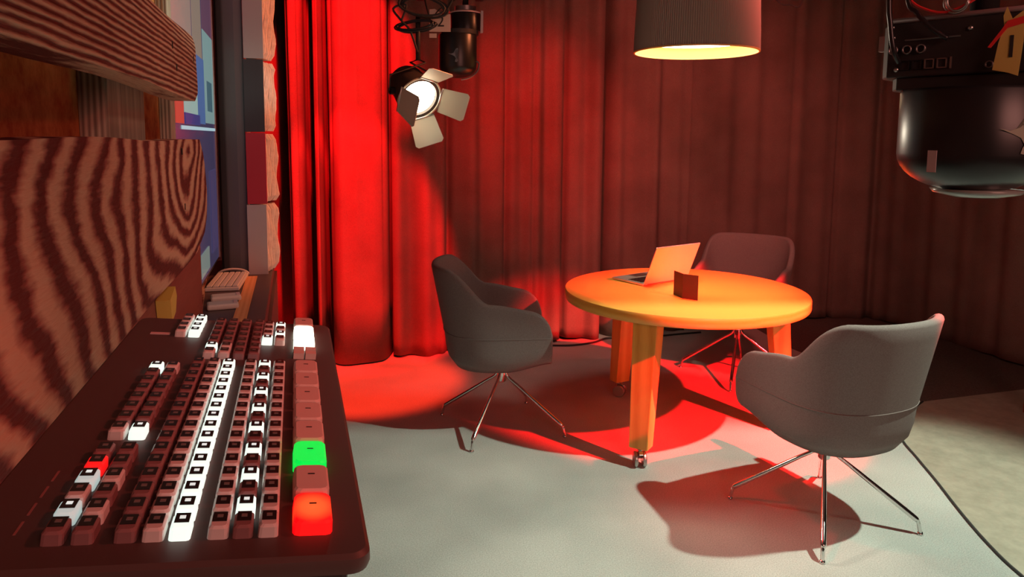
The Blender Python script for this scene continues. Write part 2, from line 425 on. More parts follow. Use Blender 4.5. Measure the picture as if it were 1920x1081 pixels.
SHELL, SEAT, SEAM, PED, CLEG = make_shell(), make_seat(), make_seam(), make_pedestal(), make_chair_leg()
GLIDE = MB().lathe([(0.011, 0.0), (0.012, 0.003), (0.008, 0.012)], 12, Matrix.Translation((0.356, 0, 0))).mesh('glide')
for me, k in ((SHELL, 'felt'), (SEAT, 'felt'), (SEAM, 'felt'), (PED, 'chrome'), (CLEG, 'chrome'), (GLIDE, 'chrome')):
    me.materials.append(M[k])
    for p in me.polygons: p.use_smooth = True
PED.set_sharp_from_angle(angle=R(40))

def chair(x, y, face, legrot, label):
    root = empty('tub_chair', (x, y, 0), 0, label, 'chair', 'grey tub chairs round the table')
    for nm, me in (('shell', SHELL), ('seat', SEAT), ('seam', SEAM)):
        o = link(nm, me, None, root); o.rotation_euler.z = face
    link('pedestal', PED, None, root)
    for k in range(4):
        o = link('leg', CLEG, None, root); o.rotation_euler.z = legrot + k * PI / 2
        g = link('glide', GLIDE, None, o)
    return root

chair(-0.0475, 3.6856, R(4), 2.739, 'grey felt tub chair seen from its side, left of the table, facing right')
chair(1.2699, 2.7882, R(113), 2.754, 'grey felt tub chair seen from behind in the right foreground')
chair(1.47, 4.56, R(-122), 2.75, 'red-lit grey tub chair behind the table, facing the camera')

# ------------------------------------------------------------------ laptop and folded card on the table
def wp(x, y, z): # helper: pixel ray to a horizontal height, returns a world point (used for measured anchor points only)
    d = F_ + Rt * ((x - 960) / 1349.5) - Up * ((y - 405.26) / 1349.5); t = (z - 1.5193) / d.z
    return Vector((0, 0, 1.5193)) + d * t
A = Vector((0.690, 3.692, 0.752)); 
hd_ = (wp(1287, 523, 0.755) - wp(1206, 536, 0.755)); hd_.z = 0; hl = hd_.length; hd_.normalize()
A = wp(1206, 536, 0.752)
bk = Vector((-hd_.y, hd_.x, 0))          # away from the camera, over the keyboard
LW, LD = hl, 0.235
lap = empty('laptop', A, 0, 'open silver laptop standing on the round table with its lid back to the camera', 'laptop')
LM = Matrix((hd_, bk, Vector((0, 0, 1)))).transposed().to_4x4()
print('laptop width', hl, 'dir', hd_)
MB().box(0, LW, 0, LD, 0.0, 0.012, LM).build('base', M['alu'], lap, bevel=0.003)
kb = MB()
for i in range(12):
    for j in range(5):
        kb.box(0.02 + i * (LW - 0.04) / 12, 0.02 + (i + 0.85) * (LW - 0.04) / 12, 0.03 + j * 0.021, 0.047 + j * 0.021, 0.012, 0.0135, LM)
tag(kb.build('keys', M['black'], lap), kind='stuff')
MB().box(LW * 0.33, LW * 0.67, 0.155, 0.222, 0.0122, 0.0127, LM).build('trackpad', M['steel'], lap)
tilt = R(22)
lidm = LM @ Matrix.Translation((0, 0.0, 0.010)) @ Matrix.Rotation(tilt, 4, 'X')
MB().box(0, LW, -0.007, 0.0, 0.0, 0.222, lidm).build('lid', M['alu'], lap, bevel=0.0025)
MB().box(0.006, LW - 0.006, 0.0002, 0.0012, 0.008, 0.215, lidm).build('screen', M['black'], lap)
MB().tube([LM @ Vector((0.03, -0.001, 0.009)), LM @ Vector((LW - 0.03, -0.001, 0.009))], 0.005, 10).build('hinge', M['matblack'], lap, True)

p0 = wp(1271, 555, 0.75); p1 = wp(1280, 559, 0.75); p2 = wp(1308, 563, 0.75)
card = empty('folded_card', p1, 0, 'small dark folded card standing on the table in front of the laptop', 'card')
def leaf(a, b, h):
    d = (b - a); nrm = Vector((-d.y, d.x, 0)).normalized() * 0.0015
    mb = MB(); vs = []
    for q in (a, b):
        for s_ in (-1, 1):
            vs.append(q + nrm * s_ - p1); vs.append(q + nrm * s_ - p1 + Vector((0, 0, h)))
    mb.add(vs, [(0, 1, 3, 2), (4, 6, 7, 5), (0, 4, 5, 1), (2, 3, 7, 6), (0, 2, 6, 4), (1, 5, 7, 3)]); return mb
leaf(p1, p2, 0.121).build('front_leaf', M['card'], card)
leaf(p0 + (p0 - p1) * 0.9, p1, 0.121).build('back_leaf', M['card'], card)

# ------------------------------------------------------------------ pendant lamp over the table
PC = Vector((0.895, 3.60, 0)); zb = 1.945
M['shade'] = mat('pleated_shade_cloth', (0.34, 0.27, 0.22), 0.85)
N_, L_, b_ = nodes(M['shade'])
M['shade_in'] = mat('shade_lining_gold', (0.85, 0.55, 0.16), 0.6)
M['glow'] = mat('lamp_diffuser', (1, 1, 1), 0.5, emit=(1.0, 0.93, 0.78), estr=7.0)
pend = empty('pendant_lamp', (PC.x, PC.y, zb), 0, 'large drum pendant lamp with fine vertical pleats and a gold inside, above the table', 'lamp')
nn = 360; mb = MB(); rs = []
for z, r in ((0.0, 0.300), (0.10, 0.297), (0.25, 0.290), (0.42, 0.281)):
    rs.append([Vector(((r + (0.0022 if i % 2 else -0.0022)) * math.cos(2 * PI * i / nn), (r + (0.0022 if i % 2 else -0.0022)) * math.sin(2 * PI * i / nn), z)) for i in range(nn)])
mb.rings(rs, True, False); mb.build('shade', M['shade'], pend)
MB().lathe([(0.2955, 0.0), (0.293, 0.10), (0.277, 0.415)], 72, cap=False).build('lining', M['shade_in'], pend, True)
MB().lathe([(0.294, -0.003), (0.302, -0.003), (0.302, 0.004), (0.294, 0.004), (0.294, -0.003)], 72, cap=False).build('rim', M['shade_in'], pend, True)
MB().lathe([(0.0, 0.40), (0.281, 0.42), (0.281, 0.425), (0.0, 0.425)], 72, cap=False).build('top_cap', M['matblack'], pend)
MB().lathe([(0.002, 0.052), (0.262, 0.052), (0.266, 0.056), (0.266, 0.062), (0.002, 0.064)], 64).build('diffuser', M['glow'], pend, True)
MB().tube([(0, 0, 0.42), (0, 0, 3.1 - zb)], 0.004, 8).build('cord', M['rubber'], pend, True)
spot('pendant_bulb', (PC.x, PC.y, zb + 0.045), (PC.x, PC.y, 0), 55, (1.0, 0.76, 0.42), 62, 0.5, 0.24)

# ------------------------------------------------------------------ hanging studio lamp with barn doors
lampc = Vector((-0.43, 3.30, 1.70))
beam = Vector((0.47, -0.70, -0.50)).normalized()
zz = -beam; xx = Vector((0, 0, 1)).cross(zz).normalized(); yy = zz.cross(xx)
roll = Matrix.Rotation(R(-2), 4, 'Z')
FM = Matrix((xx, yy, zz)).transposed().to_4x4() @ roll
M['door_in'] = mat('barn_door_metal', (0.50, 0.47, 0.38), 0.5, 0.2)
M['lampbody'] = mat('lamp_housing', (0.05, 0.035, 0.03), 0.5)
M['lens'] = mat('lit_lens', (1, 1, 1), 0.3, emit=(1.0, 0.86, 0.62), estr=14)
fl = empty('studio_lamp', lampc, 0, 'lit hanging studio spotlight with four barn doors, left of the camera dome', 'spotlight')
MB().lathe([(0.045, 0.17), (0.075, 0.165), (0.085, 0.14), (0.088, 0.06), (0.092, 0.055), (0.094, 0.0), (0.100, -0.002), (0.100, -0.012), (0.086, -0.012), (0.084, 0.0)], 40, FM, cap=False).build('housing', M['lampbody'], fl, True, auto=True)
MB().lathe([(0.0, 0.17), (0.045, 0.17), (0.045, 0.175), (0.0, 0.175)], 32, FM, cap=False).build('back_plate', M['lampbody'], fl)
MB().lathe([(0.001, -0.010), (0.03, -0.009), (0.06, -0.005), (0.083, 0.002)], 40, FM, cap=False).build('lens', M['lens'], fl, True)
MB().lathe([(0.0995, -0.014), (0.107, -0.014), (0.107, -0.020), (0.0995, -0.020), (0.0995, -0.014)], 40, FM, cap=False).build('door_ring', M['door_in'], fl, True)
for k, (ang, op, wa, wb, ln) in enumerate(((0, 104, 0.12, 0.15, 0.13), (105, 40, 0.095, 0.13, 0.10), (182, 34, 0.12, 0.14, 0.13), (252, 36, 0.12, 0.14, 0.13))):
    hx = FM @ Matrix.Rotation(R(ang), 4, 'Z') @ Matrix.Translation((0.100, 0, -0.020)) @ Matrix.Rotation(R(op), 4, 'Y')
    pts = [(0.004, -wa / 2), (ln - 0.012, -wb / 2), (ln, -wb / 2 + 0.012), (ln, wb / 2 - 0.012), (ln - 0.012, wb / 2), (0.004, wa / 2)]
    d = MB().prism(pts, -0.001, 0.001, hx).build('barn_door', M['door_in'], fl)
    MB().tube([hx @ Vector((0.0, -wa / 2, 0)), hx @ Vector((0.0, wa / 2, 0))], 0.004, 8).build('door_hinge', M['steel'], d, True)
yk = [FM @ Vector((0.115, 0.0, 0.06)), FM @ Vector((0.115, 0.0, 0.06)) + Vector((0.0, 0.01, 0.07)), Vector((0.035, 0.01, 0.155)), Vector((0, 0.01, 0.17)), Vector((-0.035, 0.01, 0.155)), FM @ Vector((-0.115, 0.0, 0.06)) + Vector((0.0, 0.01, 0.07)), FM @ Vector((-0.115, 0.0, 0.06))]
MB().tube(yk, 0.008, 8, 0.5).build('yoke', M['matblack'], fl, True)
for sg in (-1, 1):
    MB().lathe([(0.018, 0.0), (0.018, 0.022), (0.008, 0.024)], 16, FM @ Matrix.Translation((sg * 0.092, 0, 0.06)) @ Matrix.Rotation(sg * PI / 2, 4, 'Y')).build('tilt_knob', M['black'], fl, True, auto=True)
MB().tube([(0, 0.01, 0.165), (0, 0.01, 0.36)], 0.011, 10).build('spigot', M['matblack'], fl, True)
spot('studio_lamp_beam', lampc + beam * 0.06, lampc + beam * 2, 60, (1.0, 0.88, 0.68), 75, 0.5, 0.07)

# unseen barn doors added to the overhead key light, to cut its spread
def cut(P, k): return KEY + (Vector(P) - KEY) * k
q = [cut((-2.6, 3.60, 0), 0.17), cut((4.6, 3.92, 0), 0.17)]
q2 = [cut((-1.75, 4.2, 0), 0.17), cut((-1.5, -3.5, 0), 0.17)]
kd = empty('overhead_studio_lamp', KEY + Vector((0, 0, 0.14)), 0, 'overhead studio spotlight above the picture, two unseen barn doors added to cut its light', 'spotlight')
off = -(KEY + Vector((0, 0, 0.14)))
up_ = Vector((0, 0.32, 0.16))
mb = MB(); mb.add([q[0] + off, q[1] + off, q[1] + up_ + off, q[0] + up_ + off] + [v + off + Vector((0, 0, 0.003)) for v in (q[0], q[1], q[1] + up_, q[0] + up_)], [(0, 1, 2, 3), (7, 6, 5, 4), (0, 4, 5, 1), (1, 5, 6, 2), (2, 6, 7, 3), (3, 7, 4, 0)])
mb.build('barn_door', M['matblack'], kd)  # added plate ends the key light along a line on the floor
up_ = Vector((-0.30, 0, 0.12))
mb = MB(); mb.add([q2[0] + off, q2[1] + off, q2[1] + up_ + off, q2[0] + up_ + off] + [v + off + Vector((0, 0, 0.003)) for v in (q2[0], q2[1], q2[1] + up_, q2[0] + up_)], [(0, 1, 2, 3), (7, 6, 5, 4), (0, 4, 5, 1), (1, 5, 6, 2), (2, 6, 7, 3), (3, 7, 4, 0)])
mb.build('barn_door', M['matblack'], kd)  # added plate keeps the key light off the planks and panel
MB().lathe([(0.12, -0.05), (0.12, 0.10), (0.07, 0.14)], 24).build('housing', M['lampbody'], kd, True)
MB().tube([(0, 0, 0.12), (0, 0, 0.16)], 0.02, 8).build('spigot', M['matblack'], kd)

# pipe, clamps and coiled cables above the lamp
rig = empty('lighting_pipe', (-0.40, 3.32, 2.10), 0, 'dark horizontal rigging pipe with clamps above the hanging studio lamp', 'rigging')
MB().tube([(-0.30, 0.05, 0.09), (0.62, 0.02, 0.09)], 0.024, 16).build('pipe', M['matblack'], rig, True)
for dx in (-0.03, 0.24):
    MB().box(dx - 0.02, dx + 0.02, -0.02, 0.10, 0.045, 0.135).build('clamp', M['matblack'], rig, bevel=0.006)
    MB().lathe([(0.014, 0), (0.018, 0.004), (0.018, 0.014), (0.012, 0.018)], 12, Matrix.Translation((dx, -0.04, 0.09)) @ Matrix.Rotation(PI / 2, 4, 'X')).build('wing_bolt', M['steel'], rig, True)
for dx in (-0.24, 0.56):
    MB().tube([(dx, 0.04, 0.10), (dx, 0.04, 1.0)], 0.012, 10).build('drop_rod', M['matblack'], rig, True)

def coil(name, c, ax, ay, n_, rad, label, m, seed, tilt=0.3, tail=None):
    rng = random.Random(seed); mb = MB(); pts = []
    for i in range(n_ * 22):
        a = 2 * PI * i / 22; w_ = 1 + 0.10 * math.sin(a * 0.37 + seed)
        pts.append(Vector((c[0] + ax * w_ * math.cos(a), c[1] + 0.03 * math.sin(a * 0.5 + seed), c[2] + ay * w_ * math.sin(a) + tilt * ax * math.cos(a) * 0.4 + 0.004 * math.sin(a * 0.21))))
    if tail: pts += smooth_path([pts[-1]] + [Vector(t) for t in tail], 5)[1:]
    mb.tube(pts, rad, 6)
    o = mb.build(name, m, None, True); return tag(o, label, 'cable', None)
coil('cable_coil', (-0.435, 3.28, 2.012), 0.085, 0.022, 4, 0.0045, 'flat loops of black cable hanging just above the studio lamp', M['black'], 2, 0.25, [(-0.38, 3.3, 2.06), (-0.40, 3.33, 2.19), (-0.3, 3.34, 2.3), (-0.3, 3.34, 3.09)])
coil('cable_loop', (-0.40, 3.26, 2.09), 0.10, 0.04, 3, 0.005, 'thicker tangled cable loops at the top edge above the number 2 card', M['rubber'], 5, -0.3, [(-0.25, 3.28, 2.2), (-0.2, 3.34, 2.6), (-0.2, 3.34, 3.09)])
M['redtape'] = mat('red_tape', (0.75, 0.03, 0.03), 0.5)
sf = MB().tube(smooth_path([(-0.50, 3.27, 2.03), (-0.475, 3.26, 2.10), (-0.535, 3.27, 2.085), (-0.50, 3.27, 2.035), (-0.46, 3.27, 1.99), (-0.43, 3.29, 1.90)], 4), 0.005, 6).build('safety_cable', M['matblack'], None, True)
tag(sf, 'short angular safety cable between pipe and studio lamp yoke', 'cable')

# ------------------------------------------------------------------ dome cameras
def dome_prof(r, h):
    pr = [(r * 0.97, h), (r, h * 0.97), (r, r * 0.55)]
    for i in range(1, 10):
        a = PI / 2 * i / 9; pr.append((r * (0.10 + 0.90 * math.cos(a)) if i < 9 else 0.002, r * 0.55 - r * 0.55 * math.sin(a)))
    return pr
def emblem(size, mtx, parent, m):
    # swooping pale emblem, three blades
    P1 = [(-0.55, 0.18), (-0.25, 0.12), (0.05, 0.22), (0.28, 0.48), (0.42, 0.50), (0.38, 0.62), (0.22, 0.58), (0.12, 0.36), (0.30, 0.10), (0.34, -0.22), (0.42, -0.48), (0.30, -0.62), (0.12, -0.58), (0.16, -0.42), (0.22, -0.30), (0.10, -0.10), (-0.15, 0.02)]
    mb = MB(); mb.prism([(x * size, y * size) for x, y in P1], 0.0, 0.0006, mtx); return mb.build('emblem', m, parent)
M['emblem'] = mat('pale_emblem', (0.30, 0.30, 0.22), 0.5)
M['emblem_grey'] = mat('grey_emblem', (0.22, 0.23, 0.25), 0.4)
M['lens_glass'] = mat('grey_glass', (0.28, 0.30, 0.28), 0.2)
# near dome camera, right edge
c1 = Vector((0.576, 0.905, 1.458))
pc = empty('dome_camera', c1, 0, 'large black dome camera hanging in the near right corner under a connector box', 'camera', 'ceiling dome cameras')
R1 = 0.0845
MB().lathe([(r, z) for r, z in dome_prof(R1, 0.1262)][::-1], 64, cap=False).build('dome', M['gloss'], pc, True)
ln_ = MB(); ln_.lathe([(0.001, -0.0075), (0.025, -0.007), (0.048, -0.002), (0.052, 0.003)], 32, Matrix.Translation((0.006, -0.004, 0.0))); ln_.build('lower_window', M['lens_glass'], pc, True)
FX = Vector((0.678, -0.735, 0)); FN = Vector((-0.735, -0.678, 0))       # connector face direction and outward normal
BMx = Matrix((FX, -FN, Vector((0, 0, 1)))).transposed().to_4x4()
bz0 = 0.130
pts = [(-0.092, -0.045), (0.13, -0.045), (0.13, 0.10), (-0.085, 0.10), (-0.105, 0.06), (-0.106, -0.02)]
bd = MB(); bd.prism(pts, bz0 + 0.012, bz0 + 0.080, BMx)
bd.prism([(x * 0.88, y * 0.9) for x, y in pts], bz0 - 0.004, bz0 + 0.013, BMx)
bd.build('connector_box', M['matblack'], pc, bevel=0.002)
def fp(u, v, out=0.0):  # point on the connector face
    return BMx @ Vector((u, -0.045 - out, bz0 + v))
M['dimsteel'] = mat('dim_steel', (0.30, 0.26, 0.25), 0.4, 0.8)
M['pinkbar'] = mat('pinkish_metal_rail', (0.32, 0.22, 0.22), 0.5, 0.3)  # rail in one even pinkish tone
MB().tube([fp(-0.090, 0.083), fp(0.13, 0.083)], 0.003, 8).build('top_rail', M['pinkbar'], pc, True)
for u in (-0.084, -0.068, -0.052):
    MB().lathe([(0.0042, 0), (0.0056, 0), (0.0056, 0.005), (0.0042, 0.005), (0.0042, 0)], 20, BMx @ Matrix.Translation((u, -0.045, bz0 + 0.046)) @ Matrix.Rotation(PI / 2, 4, 'X'), cap=False).build('socket_ring', M['dimsteel'], pc, True)
for u in (-0.070, -0.056, -0.042, -0.028):
    f = MB()
    w2 = 0.0055
    for (x0, x1, z0, z1) in ((-w2, w2, -0.006, -0.0048), (-w2, w2, 0.0048, 0.006), (-w2, -w2 + 0.0012, -0.006, 0.006), (w2 - 0.0012, w2, -0.006, 0.006)):
        f.box(u + x0, u + x1, -0.0475, -0.045, bz0 + 0.027 + z0, bz0 + 0.027 + z1, BMx)
    f.build('network_port', M['dimsteel'] if u > -0.05 else M['black'], pc)
MB().box(-0.0195, -0.0175, -0.0465, -0.045, bz0 + 0.020, bz0 + 0.034, BMx).build('status_strip', M['dimsteel'], pc)
MB().lathe([(0.003, 0), (0.0045, 0), (0.0045, 0.002), (0.003, 0.002), (0.003, 0)], 16, BMx @ Matrix.Translation((0.022, -0.045, bz0 + 0.022)) @ Matrix.Rotation(PI / 2, 4, 'X'), cap=False).build('screw_ring', M['dimsteel'], pc, True)
for u, v in ((-0.088, 0.075), (-0.086, 0.062), (-0.080, 0.022), (0.0, 0.066)):
    MB().lathe([(0.001, 0.003), (0.003, 0.002), (0.003, 0.0)], 10, BMx @ Matrix.Translation((u, -0.045, bz0 + v)) @ Matrix.Rotation(PI / 2, 4, 'X')).build('screw', M['steel'], pc, True)
MB().tube([fp(-0.072, 0.058, 0.0005), fp(-0.01, 0.058, 0.0005)], 0.0012, 6).build('ridge', M['dimsteel'], pc)
lb = Matrix.Rotation(R(244), 4, 'Z')
def on_dome(ang, z, r):  # matrix on the dome wall: x sideways, y up, z outward
    a = R(ang); nrm = Vector((math.cos(a), math.sin(a), 0)); side = Vector((0, 0, 1)).cross(nrm)
    mm_ = Matrix((side, Vector((0, 0, 1)), nrm)).transposed().to_4x4(); mm_.translation = nrm * r + Vector((0, 0, z)); return mm_
M['pinklabel'] = mat('pale_pink_label', (0.62, 0.45, 0.45), 0.6)
MB().prism([(-0.0055, -0.013), (0.0055, -0.013), (0.0055, 0.013), (-0.0055, 0.013)], 0, 0.0006, on_dome(209, 0.038, R1 * 0.995 + 0.0006)).build('side_label', M['pinklabel'], pc)
emblem(0.037, on_dome(267, 0.070, R1 + 0.0004), pc, M['emblem'])
MB().tube([(0.02, 0.03, bz0 + 0.078), (0.02, 0.03, 3.1 - c1.z)], 0.016, 12).build('ceiling_pole', M['matblack'], pc, True)
MB().box(-0.116, -0.108, -0.012, -0.002, bz0 + 0.050, bz0 + 0.070, BMx).build('side_tab', M['pinklabel'], pc)
# cables at the near camera
for k, (pts, rad, m_, lab) in enumerate((
    ([fp(-0.076, 0.030, 0.004), fp(-0.079, 0.045, 0.016), fp(-0.083, 0.075, 0.020), fp(-0.087, 0.12, 0.02), fp(-0.095, 0.3, 0.0)], 0.0032, M['black'], 'black cable rising from the leftmost socket of the near dome camera'),
    ([fp(-0.022, 0.055, 0.006), fp(-0.038, 0.068, 0.012), fp(-0.055, 0.088, 0.014), fp(-0.070, 0.12, 0.01), fp(-0.08, 0.3, 0.0)], 0.003, M['black'], 'black cable slanting across the face of the near connector box'),
    ([fp(-0.075, 0.115, 0.0), fp(-0.055, 0.096, 0.004), fp(-0.02, 0.088, 0.004), fp(0.03, 0.12, 0.0), fp(0.10, 0.2, 0.0)], 0.0015, M['redtape'], 'thin red wire sagging above the near connector box'))):
    o = MB().tube([c1 + q for q in smooth_path(pts, 5)], rad, 8).build('camera_cable', m_, None, True); tag(o, lab, 'cable')
rg = MB()
ct = c1 + fp(-0.016, 0.098, 0.004)
rg.tube([ct + FX * (0.013 * math.cos(a / 20 * 2 * PI)) + Vector((0, 0, 0.013 * math.sin(a / 20 * 2 * PI))) for a in range(21)], 0.0016, 6)
rg.tube([ct + FX * (0.002 + 0.011 * math.cos(a / 20 * 2 * PI)) + Vector((0, 0, 0.001 + 0.012 * math.sin(a / 20 * 2 * PI))) + FN * 0.003 for a in range(21)], 0.0012, 6)
tag(rg.build('wire_ring', M['steel'], None, True), 'double steel wire ring on top of the near connector box', 'ring')
M['yellow'] = mat('yellow_card', (0.62, 0.46, 0.12), 0.7)
tg = empty('number_tag', c1 + fp(0.041, 0.044, 0.014), 0, 'yellow paper tag numbered 1 taped to the near dome camera', 'tag')
TMx = Matrix((FX, Vector((0, 0, 1)), FN)).transposed().to_4x4()
tp = [(-0.012, -0.030), (0.004, -0.034), (0.0135, -0.038), (0.016, 0.0), (0.015, 0.035), (0.004, 0.026), (-0.002, 0.040), (-0.005, 0.030), (-0.0035, 0.018), (-0.008, 0.0)]
MB().prism(tp, 0, 0.0008, TMx).build('paper', M['yellow'], tg)
ftext('digit', '1', 0.036, TMx @ Matrix.Translation((0.005, -0.006, 0.0012)), M['matblack'], tg, 0.0003)
MB().prism([(-0.018, -0.004), (-0.015, -0.005), (0.0, 0.016), (0.016, 0.020), (0.016, 0.028), (0.0, 0.024), (-0.006, 0.014)], 0.0012, 0.0024, TMx).build('red_tape', M['redtape'], tg)

# far dome camera
c2 = Vector((-0.258, 3.40, 1.795))
pc2 = empty('dome_camera', c2, 0, 'small black dome camera beside the lit studio lamp, under the number 2 card', 'camera', 'ceiling dome cameras')
MB().lathe([(r, z) for r, z in dome_prof(0.0885, 0.197)][::-1], 48, cap=False).build('dome', M['gloss'], pc2, True)
MB().lathe([(0.001, 0.195), (0.086, 0.195), (0.086, 0.215), (0.001, 0.215)], 48, Matrix.Translation((0.01, 0, 0))).build('neck', M['matblack'], pc2, True, auto=True)
MB().lathe([(0.001, 0.213), (0.070, 0.213), (0.070, 0.290), (0.066, 0.296), (0.001, 0.298)], 48, Matrix.Translation((0.035, 0.01, 0))).build('base_drum', M['black'], pc2, True, auto=True)
MB().lathe([(0.073, 0.292), (0.076, 0.292), (0.076, 0.298), (0.073, 0.298), (0.073, 0.292)], 48, Matrix.Translation((0.035, 0.01, 0)), cap=False).build('edge_ring', M['pinklabel'], pc2, True)
MB().prism([(-0.006, -0.05), (0.006, -0.048), (0.007, 0.05), (-0.004, 0.052)], 0, 0.004, Matrix.Translation((0.112, -0.03, 0.25)) @ Matrix.Rotation(PI / 2, 4, 'X')).build('side_strip', M['pinklabel'], pc2)
emblem(0.05, on_dome(262, 0.095, 0.0889), pc2, M['emblem_grey'])
MB().tube([(0.035, 0.01, 0.29), (0.035, 0.01, 3.1 - c2.z)], 0.014, 12).build('ceiling_pole', M['matblack'], pc2, True)
MB().lathe([(0.020, 0.30), (0.05, 0.305), (0.05, 0.325), (0.02, 0.33)], 24, Matrix.Translation((0.035, 0.01, 0))).build('mount_plate', M['dimsteel'], pc2, True, auto=True)
MB().tube(smooth_path([(0.085, -0.02, 0.075), (0.100, -0.02, 0.065), (0.092, -0.025, 0.03), (0.06, -0.04, 0.0), (0.02, -0.05, -0.012)], 5), 0.004, 8).build('wire_guard', M['dimsteel'], pc2, True)
M['ivory'] = mat('ivory_card', (0.62, 0.50, 0.42), 0.7)
tg2 = empty('number_tag', c2 + Vector((-0.073, -0.09, 0.245)), 0, 'ivory card numbered 2 hanging left of the small dome camera', 'tag')
TM2 = Matrix((Vector((1, 0, 0)), Vector((0, 0, 1)), Vector((0, -1, 0)))).transposed().to_4x4()
MB().prism([(-0.048, -0.048), (0.048, -0.048), (0.047, 0.030), (0.01, 0.028), (-0.022, 0.052), (-0.047, 0.050)], 0, 0.0012, TM2).build('paper', M['ivory'], tg2)
ftext('digit', '2', 0.070, TM2 @ Matrix.Translation((0.003, -0.004, 0.0016)), M['matblack'], tg2, 0.0004)
MB().prism([(0.004, 0.020), (0.034, 0.028), (0.046, 0.036), (0.044, 0.044), (0.012, 0.032)], 0.0022, 0.0034, TM2).build('red_tape', M['redtape'], tg2)
MB().box(-0.048, -0.015, -0.003, 0.0, -0.075, -0.056).build('lower_label', M['ivory'], tg2)
MB().tube(smooth_path([(-0.02, -0.002, 0.03), (0.0, -0.01, 0.05), (0.04, 0.0, 0.075), (0.07, 0.02, 0.10)], 5), 0.003, 6).build('tie_string', M['rubber'], tg2, True)

# small dark rigging piece at the top right and thin cables at the far curtain top
rg2 = empty('rigging_clamp', (1.72, 3.6, 2.475), 0, 'small dark clamp with red tip between the pendant and the near dome camera', 'rigging')
MB().box(-0.10, 0.06, -0.02, 0.02, 0.005, 0.03).build('bracket', M['matblack'], rg2, bevel=0.004)
MB().tube([(-0.05, 0, 0.03), (-0.045, 0, 0.12)], 0.007, 8).build('red_tip', M['redtape'], rg2, True)
MB().tube([(0.0, 0, 0.02), (0.0, 0, 0.62)], 0.010, 8).build('rod', M['matblack'], rg2, True)
o = MB().tube(smooth_path([(1.20, 4.6, 2.9), (1.60, 4.6, 2.42), (1.72, 4.6, 2.36), (1.80, 4.6, 2.40), (1.82, 4.6, 2.9)], 6), 0.004, 6).build('ceiling_cable', M['rubber'], None, True)
tag(o, 'thin dark cable sagging in front of the right curtain near the top edge', 'cable')

# ------------------------------------------------------------------ left wall: reclaimed planks
def plank_wood(name, c1, c2, c3, centre, scale, distort, stretch, seed):
    mm = mat(name, c1, 0.75, spec=0.3); N, L, b = nodes(mm)
    mp = mapping(N, L, stretch, loc=tuple(-a * s_ for a, s_ in zip(centre, stretch)))
    n0 = N.new('ShaderNodeTexNoise'); n0.inputs['Scale'].default_value = 3.2; n0.inputs['Detail'].default_value = 2.0; L.new(mp.outputs[0], n0.inputs['Vector'])
    sb = N.new('ShaderNodeVectorMath'); sb.operation = 'SUBTRACT'; sb.inputs[1].default_value = (0.5, 0.5, 0.5); L.new(n0.outputs['Color'], sb.inputs[0])
    sv = N.new('ShaderNodeVectorMath'); sv.operation = 'SCALE'; sv.inputs['Scale'].default_value = distort; L.new(sb.outputs[0], sv.inputs[0])
    av = N.new('ShaderNodeVectorMath'); av.operation = 'ADD'; L.new(mp.outputs[0], av.inputs[0]); L.new(sv.outputs[0], av.inputs[1])
    wv = N.new('ShaderNodeTexWave'); wv.wave_type = 'RINGS'; wv.rings_direction = 'X'; wv.inputs['Scale'].default_value = scale
    wv.inputs['Distortion'].default_value = 2.6; wv.inputs['Detail'].default_value = 4; wv.inputs['Detail Scale'].default_value = 2.2; wv.inputs['Detail Roughness'].default_value = 0.6
    L.new(av.outputs[0], wv.inputs['Vector'])
    mp2 = mapping(N, L, (60, 8, 60)); n = N.new('ShaderNodeTexNoise'); n.inputs['Scale'].default_value = 3.0; n.inputs['Detail'].default_value = 5
    L.new(mp2.outputs[0], n.inputs['Vector'])
    mx = N.new('ShaderNodeMath'); mx.operation = 'MULTIPLY_ADD'; mx.inputs[1].default_value = 0.62
    ad = N.new('ShaderNodeMath'); ad.operation = 'MULTIPLY'; ad.inputs[1].default_value = 0.40
    L.new(n.outputs['Fac'], ad.inputs[0]); L.new(wv.outputs['Fac'], mx.inputs[0]); L.new(ad.outputs[0], mx.inputs[2])
    r = ramp(N, [(0.28, c1), (0.42, c2), (0.75, c3)]); L.new(mx.outputs[0], r.inputs[0]); L.new(r.outputs[0], b.inputs['Base Color'])
    bp = N.new('ShaderNodeBump'); bp.inputs['Strength'].default_value = 0.9; bp.inputs['Distance'].default_value = 0.005
    L.new(mx.outputs[0], bp.inputs['Height']); L.new(bp.outputs[0], b.inputs['Normal'])
    return mm
M['plankA'] = plank_wood('weathered_plank_rings', (0.10, 0.008, 0.006), (0.26, 0.07, 0.05), (0.55, 0.30, 0.20), (0, 1.58, 1.44), 17, 0.22, (1, 0.22, 0.55), 1)  # dark grooves carry the red room light in their colour
M['plankB'] = plank_wood('weathered_plank_straight', (0.12, 0.012, 0.008), (0.28, 0.10, 0.065), (0.55, 0.31, 0.21), (0, 1.0, 1.25), 34, 0.045, (1, 0.10, 1), 2)  # same red light put into the groove colour
M['backing'] = speckle('orange_fibreboard', (0.34, 0.08, 0.025), (0.60, 0.24, 0.08), 22, rough=0.8, bump=0.2)
M['batten'] = wood('grey_batten', (0.14, 0.10, 0.075), (0.42, 0.34, 0.26), 40, 'Z', 0.8, 2.0, 0.4, 0.05)
M['redlit_board'] = wood('redlit_lower_board', (0.20, 0.04, 0.03), (0.30, 0.08, 0.055), 20, 'Y', 0.6, 2, 0.2, 0.1)  # red light falling on the board is put into its colour

